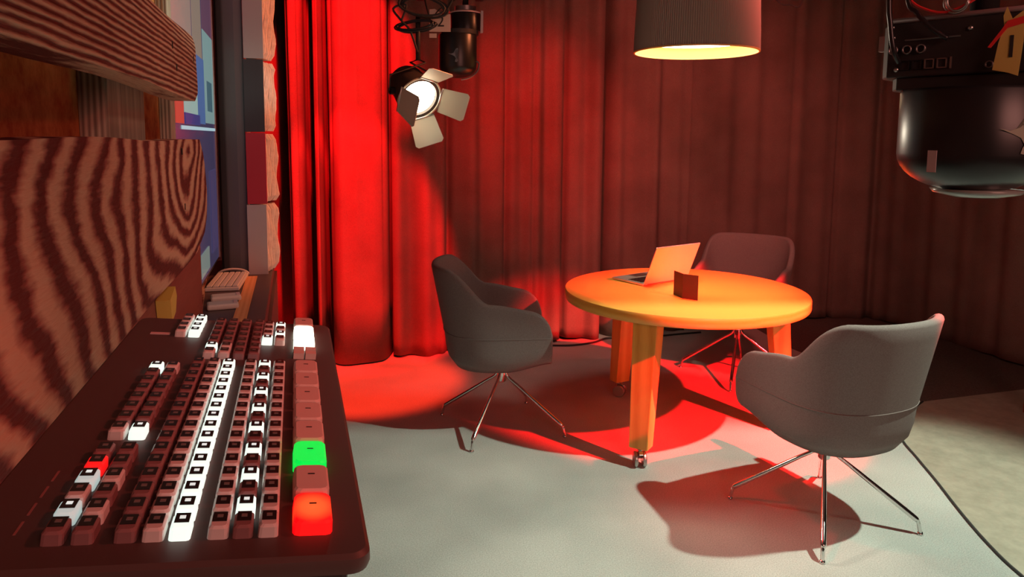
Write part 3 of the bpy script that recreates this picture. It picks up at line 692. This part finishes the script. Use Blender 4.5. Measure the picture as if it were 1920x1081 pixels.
pw = empty('plank_wall', (0, 0, 0), 0, 'reclaimed wooden plank cladding on the near left wall', 'wood cladding', matrix=WF)
def plank(name, s0, s1, z0, z1, xf, th, m, waney=0.004, seed=1, end=None):
    rng = random.Random(seed); nseg = 26; mb = MB(); rs = []
    ends = end or [0] * 9
    nz = len(ends)
    for i in range(nseg + 1):
        u = i / nseg
        wt = z1 + waney * (math.sin(u * 9 + seed) + 0.6 * math.sin(u * 23 + seed * 2)); wb = z0 + waney * (math.sin(u * 7 + seed * 3) + 0.6 * math.sin(u * 19))
        fr = []; bk_ = []
        for k in range(nz):
            z = wb + (wt - wb) * k / (nz - 1)
            s_ = s0 + (s1 + ends[k] - s0) * u
            ed = 0.004 if k in (0, nz - 1) else 0
            fr.append(Vector((xf - ed, s_, z))); bk_.append(Vector((xf - th, s_, z)))
        rs.append(fr + bk_[::-1])
    mb.rings(rs); return mb.build(name, m, pw)
plank('plank', -0.6, 1.82, 1.268, 1.513, -0.200, 0.048, M['plankA'], 0.003, 3, [-0.14, -0.03, 0.02, 0.035, 0.04, 0.03, 0.015, -0.01, -0.03])
plank('plank', -0.6, 1.705, 1.592, 1.722, -0.195, 0.050, M['plankB'], 0.003, 5, [-0.01, 0.005, 0.01, 0.005, 0, -0.003, -0.004, -0.008, -0.02])
plank('plank', -0.6, 1.66, 1.80, 1.98, -0.20, 0.05, M['plankB'], 0.003, 8)
plank('lower_board', -0.6, 2.02, 1.00, 1.262, -0.238, 0.03, M['redlit_board'], 0.001, 9)
MB().box(-0.32, -0.288, -0.6, 1.86, 0.9, 2.3).build('backing_board', M['backing'], pw)
MB().box(-0.288, -0.250, 1.154, 1.42, 1.27, 2.3).build('batten', M['batten'], pw, bevel=0.003)
MB().box(-0.288, -0.262, 1.80, 1.855, 1.27, 2.3).build('edge_batten', M['batten'], pw, bevel=0.003)
M['hole'] = mat('dark_hole', (0.01, 0.006, 0.005), 0.9)
for s_, z_ in ((1.38, 1.675), (1.42, 1.64), (1.48, 1.49), (1.49, 1.385), (1.66, 1.68)):
    MB().box(-0.2005, -0.1992 if z_ < 1.55 else -0.1942, s_ - 0.004, s_ + 0.004, z_ - 0.007, z_ + 0.005).build('nail_hole', M['hole'], pw)
M['sponge'] = mat('yellow_wood_chip', (0.60, 0.38, 0.07), 0.7)
ch = MB().prism([(-0.02, -0.03), (0.024, -0.034), (0.03, 0.01), (0.012, 0.036), (-0.012, 0.03)], -0.012, 0.012, WF @ Matrix.Translation((-0.225, 1.40, 1.222)) @ Matrix.Rotation(PI / 2, 4, 'Y') @ Matrix.Rotation(R(20), 4, 'Z')).build('wood_chip', M['sponge'])
tag(ch, 'small yellow block wedged under the big ringed plank', 'block')

# ------------------------------------------------------------------ wall screen beyond the planks
def emis(name, col, s_=0.5):
    return mat(name, tuple(0.1 * c for c in col), 0.25, emit=col, estr=s_)
scr = empty('wall_screen', (0, 0, 0), 0, 'tall wall screen showing blue and grey windows, beyond the wooden planks', 'screen', matrix=WF)
MB().box(-0.315, -0.275, 1.90, 2.875, 1.06, 2.55).build('bezel', M['black'], scr, bevel=0.003)
MB().box(-0.2755, -0.272, 1.92, 2.845, 1.075, 2.53).build('panel', emis('screen_navy', (0.05, 0.05, 0.12), 0.55), scr)
MB().box(-0.276, -0.268, 2.848, 2.862, 1.07, 2.55).build('light_edge', mat('bezel_edge', (0.35, 0.25, 0.22), 0.3, 0.5), scr)
wins = [('window_pane', 1.92, 2.28, 1.72, 2.5, (0.33, 0.25, 0.21), 0.62), ('window_pane', 2.30, 2.52, 1.76, 2.5, (0.30, 0.24, 0.19), 0.6),
        ('window_pane', 2.55, 2.84, 1.86, 2.5, (0.10, 0.05, 0.09), 0.8), ('window_pane', 2.55, 2.84, 1.56, 1.86, (0.16, 0.27, 0.27), 0.9),
        ('window_pane', 2.36, 2.55, 1.555, 1.76, (0.05, 0.11, 0.27), 0.9), ('window_pane', 2.08, 2.36, 1.58, 1.70, (0.24, 0.36, 0.33), 0.95),
        ('window_pane', 2.08, 2.36, 1.70, 1.74, (0.15, 0.18, 0.36), 0.9), ('task_bar', 2.02, 2.84, 1.535, 1.545, (0.30, 0.45, 0.50), 1.1),
        ('window_pane', 1.92, 2.06, 1.55, 1.70, (0.5, 0.06, 0.04), 0.8), ('window_pane', 2.08, 2.40, 1.55, 1.58, (0.03, 0.04, 0.18), 0.8),
        ('window_pane', 2.30, 2.52, 1.09, 1.16, (0.18, 0.24, 0.22), 0.7), ('window_pane', 2.62, 2.80, 1.12, 1.40, (0.06, 0.05, 0.13), 0.7),
        ('window_pane', 2.62, 2.76, 1.60, 1.70, (0.04, 0.10, 0.13), 0.9), ('window_pane', 2.70, 2.80, 2.0, 2.2, (0.20, 0.10, 0.20), 0.8)]
for i, (nm, s0, s1, z0, z1, cc, es) in enumerate(wins):
    MB().box(-0.2745, -0.2712 + 0.0002 * i, s0, s1, z0, z1).build(nm, emis('screen_colour_%d' % i, cc, es), scr)
# dark grey partition end and the coloured boxes, both standing on the shelf desk
M['grey'] = mat('dark_grey_laminate', (0.20, 0.185, 0.175), 0.4)
pr = MB(); prf = []
for i in range(9):
    a = PI / 2 * i / 8; prf.append((-0.255 - 0.02 * math.cos(a) + 0.02 - 0.02, 0))
pp = [(-0.272, 2.95), (-0.262, 2.925), (-0.24, 2.90), (-0.20, 2.89), (-0.170, 2.89), (-0.170, 3.25), (-0.272, 3.25)]
po = MB().prism(pp, 1.0, 2.75, WF).build('grey_partition', M['grey'], None, bevel=0.004)
tag(po, 'dark grey upright partition panel between the wall screen and the coloured boxes', 'partition')
cols = [('white', (0.60, 0.50, 0.46)), ('red', (0.62, 0.03, 0.05)), ('black', (0.055, 0.05, 0.055)), ('white', (0.58, 0.46, 0.43)), ('red', (0.6, 0.03, 0.05))]
M['pages'] = speckle('pale_paper_edges', (0.60, 0.48, 0.42), (0.75, 0.62, 0.55), 40, rough=0.8)
words = ['white box at the foot of the coloured stack beside the curtain', 'red box second from the bottom of the coloured stack', 'black box third from the bottom of the coloured stack', 'white box fourth from the bottom of the coloured stack', 'red box at the very top of the coloured stack']
zc = 1.0
for k, (nm, c_) in enumerate(cols):
    h_ = 0.266; jt = (-0.006, 0.004, 0.0, 0.008, 0.0)[k]
    bx = empty('coloured_box', (0, 0, 0), 0, words[k], 'box', 'stack of coloured boxes', matrix=WF @ Matrix.Translation((-0.168 + jt * 0.3, 2.84, zc)) @ Matrix.Rotation(R(-4), 4, 'Z'))
    MB().box(0, 0.070, 0, 0.006, 0, h_ - 0.002).build('front_face', mat('box_%s_%d' % (nm, k), c_, 0.55), bx, bevel=0.001)
    rng = random.Random(k + 4)
    for q in range(4):
        wv_ = MB(); rs = []
        for j in range(13):
            z = 0.004 + (h_ - 0.010) * j / 12
            ex = 0.072 + q * 0.009 + 0.004 * math.sin(j * 0.9 + k * 2 + q * 1.7) + rng.uniform(-0.0015, 0.0015) - (0.012 if j in (0, 12) else 0)
            y0_ = 0.007 + q * 0.032
            rs.append([Vector((0.002, y0_, z)), Vector((ex - 0.012, y0_, z)), Vector((ex, y0_ + 0.006, z)), Vector((ex, y0_ + 0.026, z)), Vector((ex - 0.012, y0_ + 0.030, z)), Vector((0.002, y0_ + 0.030, z))])
        wv_.rings(rs).build('page_block', M['pages'], bx)
    zc += h_ + 0.001

# shelf desk with keyboard
M['desk'] = mat('dark_desk_laminate', (0.09, 0.05, 0.045), 0.45)
M['orange'] = wood('orange_wood_strip', (0.75, 0.28, 0.08), (0.85, 0.38, 0.14), 20, 'Y', 0.5, 2, 0.05, 0.1)
dk = empty('shelf_desk', (0, 0, 0), 0, 'dark desk with an orange wood strip, behind the control panel', 'desk', matrix=WF)
MB().box(-0.36, -0.085, 1.55, 3.20, 0.965, 1.0).build('desk_top', M['desk'], dk, bevel=0.003)
MB().box(-0.175, -0.138, 1.60, 2.795, 1.0, 1.003).build('wood_strip', M['orange'], dk)
MB().box(-0.34, -0.075, 1.60, 3.10, 0.0, 0.965).build('desk_body', M['desk'], dk)
M['keywhite'] = mat('white_key_plastic', (0.62, 0.55, 0.50), 0.5)
kbm = WF @ Matrix.Translation((-0.232, 2.685, 1.001)) @ Matrix.Rotation(R(-3), 4, 'Z')
kbo = empty('keyboard', (0, 0, 0), 0, 'white keyboard lying on the desk below the wall screen', 'keyboard', matrix=kbm)
MB().box(-0.055, 0.055, -0.135, 0.135, 0.0, 0.012).build('case', M['keywhite'], kbo, bevel=0.003)
for i in range(5):
    MB().box(-0.050 + i * 0.0205, -0.050 + i * 0.0205 + 0.0175, -0.128, 0.128, 0.012, 0.018).build('key_row', M['keywhite'], kbo, bevel=0.002)
MB().tube([(0.055 * math.cos(PI * i / 12), 0.142, 0.004 + 0.022 * math.sin(PI * i / 12)) for i in range(13)], 0.004, 8).build('arched_stand', M['keywhite'], kbo, True)
for k, (s_, lab) in enumerate(((2.30, 'white stick-shaped remote nearest the control panel on the desk'), (2.41, 'white stick-shaped remote between the keyboard and the other remote'))):
    rm = empty('remote', (0, 0, 0), 0, lab, 'remote', matrix=WF @ Matrix.Translation((-0.215, s_, 1.0)) @ Matrix.Rotation(R(8), 4, 'Z'))
    MB().box(-0.045, 0.045, -0.028, 0.028, 0.0, 0.018).build('body', M['keywhite'], rm, bevel=0.006)
    MB().box(0.030, 0.042, -0.018, 0.018, 0.018, 0.020).build('cap', M['pinklabel'], rm, bevel=0.001)
wd = MB().prism([(-0.345, 2.20), (-0.262, 2.20), (-0.318, 2.86), (-0.335, 2.86)], 1.001, 1.012, WF).build('wood_wedge', M['plankB'])
tag(wd, 'narrow wedge of grained reddish wood left of the keyboard on the desk', 'wood piece')

# ------------------------------------------------------------------ control panel
from math import cos, sin
pa, pb_, pcc = 0.2926, -0.0031, 0.1138
Rz = Matrix.Rotation(pa, 4, 'Z'); Ry = Matrix.Rotation(pcc, 4, 'Y'); Rx = Matrix.Rotation(pb_, 4, 'X')
PM = Matrix.Translation((-0.0656, 0.2286, 1.3932)) @ Rz @ Ry @ Rx     # local x = v (to the right), y = u (away), z = up
M['panel'] = mat('panel_dark_metal', (0.085, 0.045, 0.04), 0.5)
M['panel_side'] = mat('panel_side_black', (0.03, 0.02, 0.02), 0.5)
M['btn'] = mat('button_dim_plastic', (0.72, 0.62, 0.60), 0.45)
M['btn_dark'] = mat('button_smoked_plastic', (0.26, 0.12, 0.12), 0.4)
M['btn_lit'] = mat('button_lit_white', (0.7, 0.8, 0.75), 0.4, emit=(0.78, 1.0, 0.90), estr=0.95)
M['btn_soft'] = mat('button_lit_soft', (0.5, 0.55, 0.55), 0.4, emit=(0.75, 1.0, 0.95), estr=0.42)
M['btn_redlit'] = mat('button_lit_red', (0.7, 0.02, 0.02), 0.4, emit=(1.0, 0.01, 0.01), estr=0.8)
M['win'] = mat('button_window', (0.015, 0.012, 0.012), 0.3)
M['glyph'] = mat('button_glyph', (0.6, 0.6, 0.6), 0.4, emit=(0.85, 1.0, 0.95), estr=0.7)
M['glyph_dim'] = mat('button_glyph_dim', (0.20, 0.17, 0.16), 0.4)
M['big'] = mat('big_button_pink_tinted', (0.80, 0.55, 0.50), 0.45)  # whitish plastic, with the reddish light on it put into the colour
M['big_white'] = mat('big_button_lit_white', (0.9, 0.9, 0.8), 0.4, emit=(0.95, 1.0, 0.80), estr=2.0)
M['big_green'] = mat('big_button_lit_green', (0.0, 0.8, 0.1), 0.4, emit=(0.0, 0.80, 0.07), estr=0.95)
M['big_red'] = mat('big_button_lit_red', (0.9, 0.05, 0.03), 0.4)
N, L, b = nodes(M['big_red'])
mpn = mapping(N, L, (1, 1, 1)); vm = N.new('ShaderNodeVectorMath'); vm.operation = 'LENGTH'
sp_ = N.new('ShaderNodeVectorMath'); sp_.operation = 'MULTIPLY'; sp_.inputs[1].default_value = (1, 0.75, 0)
L.new(mpn.outputs[0], sp_.inputs[0]); L.new(sp_.outputs[0], vm.inputs[0])
rr_ = ramp(N, [(0.0, (1.0, 0.14, 0.03)), (0.0045, (1.0, 0.10, 0.02)), (0.0075, (1.0, 0.0, 0.004))]); L.new(vm.outputs['Value'], rr_.inputs[0])
L.new(rr_.outputs[0], b.inputs['Emission Color']); b.inputs['Emission Strength'].default_value = 1.0

pn = empty('control_panel', (0, 0, 0), 0, 'dark video switcher control panel with rows of lit buttons in the near left foreground', 'control panel', matrix=PM)
def rrect(x0, x1, y0, y1, r, n_=6, only=None):
    pts = []
    for (cx, cy, a0, key) in ((x1 - r, y0 + r, -90, 'nr'), (x1 - r, y1 - r, 0, 'fr'), (x0 + r, y1 - r, 90, 'fl'), (x0 + r, y0 + r, 180, 'nl')):
        for i in range(n_ + 1):
            a = R(a0 + 90 * i / n_); pts.append((cx + r * math.cos(a), cy + r * math.sin(a)))
    return pts
bd = MB(); rs = []
for z, ins in ((-0.0118, 0.003), (-0.0104, 0.0005), (-0.0084, 0.0), (-0.0055, 0.0004), (-0.0042, 0.0018)):
    rs.append([Vector((x, y, z)) for x, y in rrect(-0.1035 + ins, 0.0185 - ins, -0.0185 + ins, 0.279 - ins, 0.007 - ins * 0.5)])
bd.rings(rs); bd.build('housing', M['panel'], pn, True, auto=True)
ZT = -0.0042
MB().box(-0.092, 0.012, -0.0125, 0.272, -0.030, -0.0116).build('under_body', M['panel_side'], pn, bevel=0.002)
def button_mesh(w_, l_, h_, ins, nm):
    mb = MB(); rs = []
    for z, i_ in ((ZT, 0.0), (ZT + h_ - 0.0008, ins * 0.6), (ZT + h_, ins + 0.0006)):
        rs.append([Vector((x, y, z)) for x, y in rrect(-w_ / 2 + i_, w_ / 2 - i_, -l_ / 2 + i_, l_ / 2 - i_, 0.0012 if w_ < 0.01 else 0.0022, 2)])
    mb.rings(rs); return mb.mesh(nm)
def coloured(base, m_):
    me = base.copy(); me.materials.clear(); me.materials.append(m_); return me
sm = button_mesh(0.0064, 0.0104, 0.0042, 0.0003, 'button')
bg = button_mesh(0.0128, 0.0214, 0.0046, 0.0004, 'big_button')
winm = MB().box(-0.0021, 0.0021, -0.0008, 0.0040, ZT + 0.0041, ZT + 0.0044).mesh('window')
gl = MB()
gl.box(-0.0008, 0.0008, 0.0006, 0.0026, ZT + 0.0044, ZT + 0.0045)
glm = gl.mesh('glyph')
BM_ = {k: coloured(sm, M[v]) for k, v in dict(dim='btn', dark='btn_dark', lit='btn_lit', soft='btn_soft', red='btn_redlit').items()}
WM = coloured(winm, M['win']); winm.materials.append(M['win'])
# the window and its glyph form one small sub-part with two materials
def window_mesh(gm):
    mb = MB(); mb.v = []; mb.f = []
    mb.box(-0.0022, 0.0022, -0.0016, 0.0043, ZT + 0.0041, ZT + 0.0044)
    mb.box(-0.0009, 0.0009, 0.0006, 0.0024, ZT + 0.0044, ZT + 0.00455)
    me = mb.mesh('window'); me.materials.append(M['win']); me.materials.append(gm)
    for i, p in enumerate(me.polygons): p.material_index = 0 if i < 6 else 1
    return me
W_lit, W_dim = window_mesh(M['glyph']), window_mesh(M['glyph_dim'])
def button(v, u, st):
    o = link('button', BM_[st], None, pn); o.location = (v, u, 0)
    w_ = link('window', W_lit if st in ('lit', 'soft') else W_dim, None, o)
    return o
P_ = 0.0115
for k in range(16):
    button(-0.0140, k * P_, 'dim')
    button(-0.0218, k * P_, 'lit' if k % 2 else 'dark')
    button(-0.0292, k * P_, 'dim')
    button(-0.0404, k * P_, 'lit')
    button(-0.0480, k * P_, 'dim')
    button(-0.0558, k * P_, 'dark' if k > 1 else 'dark')
for k, (a, b2) in enumerate((('dark', 'dark'), ('dim', 'soft'), ('dark', 'dim'), ('dim', 'soft'), ('dark', 'red'), ('dark', 'dark'))):
    button(-0.0674, k * P_, a); button(-0.0754, k * P_, b2)
for k in range(8):
    u = 0.079 + k * 0.0122
    button(-0.0674, u, 'lit' if k == 0 else ('dim' if k == 7 else 'dark')); button(-0.0750, u, 'lit' if k == 7 else ('dim' if k == 0 else 'dark'))
for k in range(4):
    button(-0.0655, 0.2375 + k * P_, 'lit'); button(-0.0732, 0.2375 + k * P_, 'dim')
for j, v in enumerate((-0.0526, -0.0446, -0.0366, -0.0286)):
    for k in range(7): button(v, 0.1935 + k * 0.0118, 'lit' if (j == 0 and k == 1) else ('dim' if (j, k) in ((1, 1), (1, 0), (0, 0)) else 'dark'))
for k in range(4):
    button(-0.0222, 0.2255 + k * 0.0118, 'lit' if k == 0 else 'dim')
    button(-0.0148, 0.2255 + k * 0.0118, 'lit' if k in (1, 3) else 'dim')
BG = {k: coloured(bg, M[v]) for k, v in dict(dim='big', white='big_white', green='big_green', red='big_red').items()}
mark = MB().box(-0.0012, 0.0012, 0.0018, 0.0024, ZT + 0.0046, ZT + 0.0048).mesh('mark'); mark.materials.append(M['win'])
def bigb(u, st, lab=None):
    o = link('big_button', BG[st], None, pn); o.location = (0.0, u, 0)
    if st != 'white': link('mark', mark, None, o)
    if lab: o['label'] = lab
for k in range(8): bigb(0.00575 + k * 0.023, {0: 'red', 2: 'green'}.get(k, 'dim'), {0: 'large button lit red', 2: 'large button lit green'}.get(k))
bigb(0.2227, 'white', 'large button lit white'); bigb(0.2457, 'white', 'large button lit white'); bigb(0.268, 'dim')
for dx in (-0.0034, 0.0034):
    for du in (-0.004, 0.004):
        o = link('half_button', MB().box(-0.0030, 0.0030, -0.0032, 0.0032, ZT, ZT + 0.0035).mesh('half_button'), M['big'], pn); o.location = (dx, 0.2005 + du, 0)
MB().box(-0.0905, -0.0795, 0.2365, 0.2405, ZT, ZT + 0.0004).build('white_label', M['pinklabel'], pn)
M['legendc'] = mat('panel_print', (0.28, 0.10, 0.09), 0.5)
for u in (0.006, 0.018, 0.030, 0.042): MB().box(-0.0875, -0.0868, u - 0.004, u + 0.004, ZT, ZT + 0.0002).build('printed_mark', M['legendc'], pn)

st = empty('panel_stand', (0, 0, 0), 0, 'dark upright stand with a pale metal edge under the control panel', 'stand', matrix=WF)
M['stand_redlit'] = mat('redlit_dark_stand', (0.14, 0.04, 0.035), 0.5)  # red glow from the room painted into the stand colour
zt_ = 1.352
MB().box(-0.090, 0.004, 0.231, 0.48, 0.0, zt_ ).build('stand_body', M['stand_redlit'], st, bevel=0.003)
MB().tube([(0.014, 0.226, zt_ - 0.001), (0.010, 0.227, zt_ - 0.02), (0.005, 0.228, zt_ - 0.06), (0.005, 0.228, 0.0)], 0.004, 8).build('metal_edge', M['steel'], st, True)

# small yellow post at the right edge
yp = empty('yellow_post', (2.96, 3.90, 0), 0, 'yellow post with a red foot at the right picture edge', 'post')
MB().box(-0.055, 0.055, -0.03, 0.03, 0.10, 0.50).build('post', mat('yellow_paint', (0.70, 0.55, 0.16), 0.6), yp, bevel=0.004)
MB().box(-0.06, 0.06, -0.035, 0.035, 0.0, 0.10).build('foot', mat('red_paint', (0.35, 0.05, 0.03), 0.6), yp, bevel=0.004)
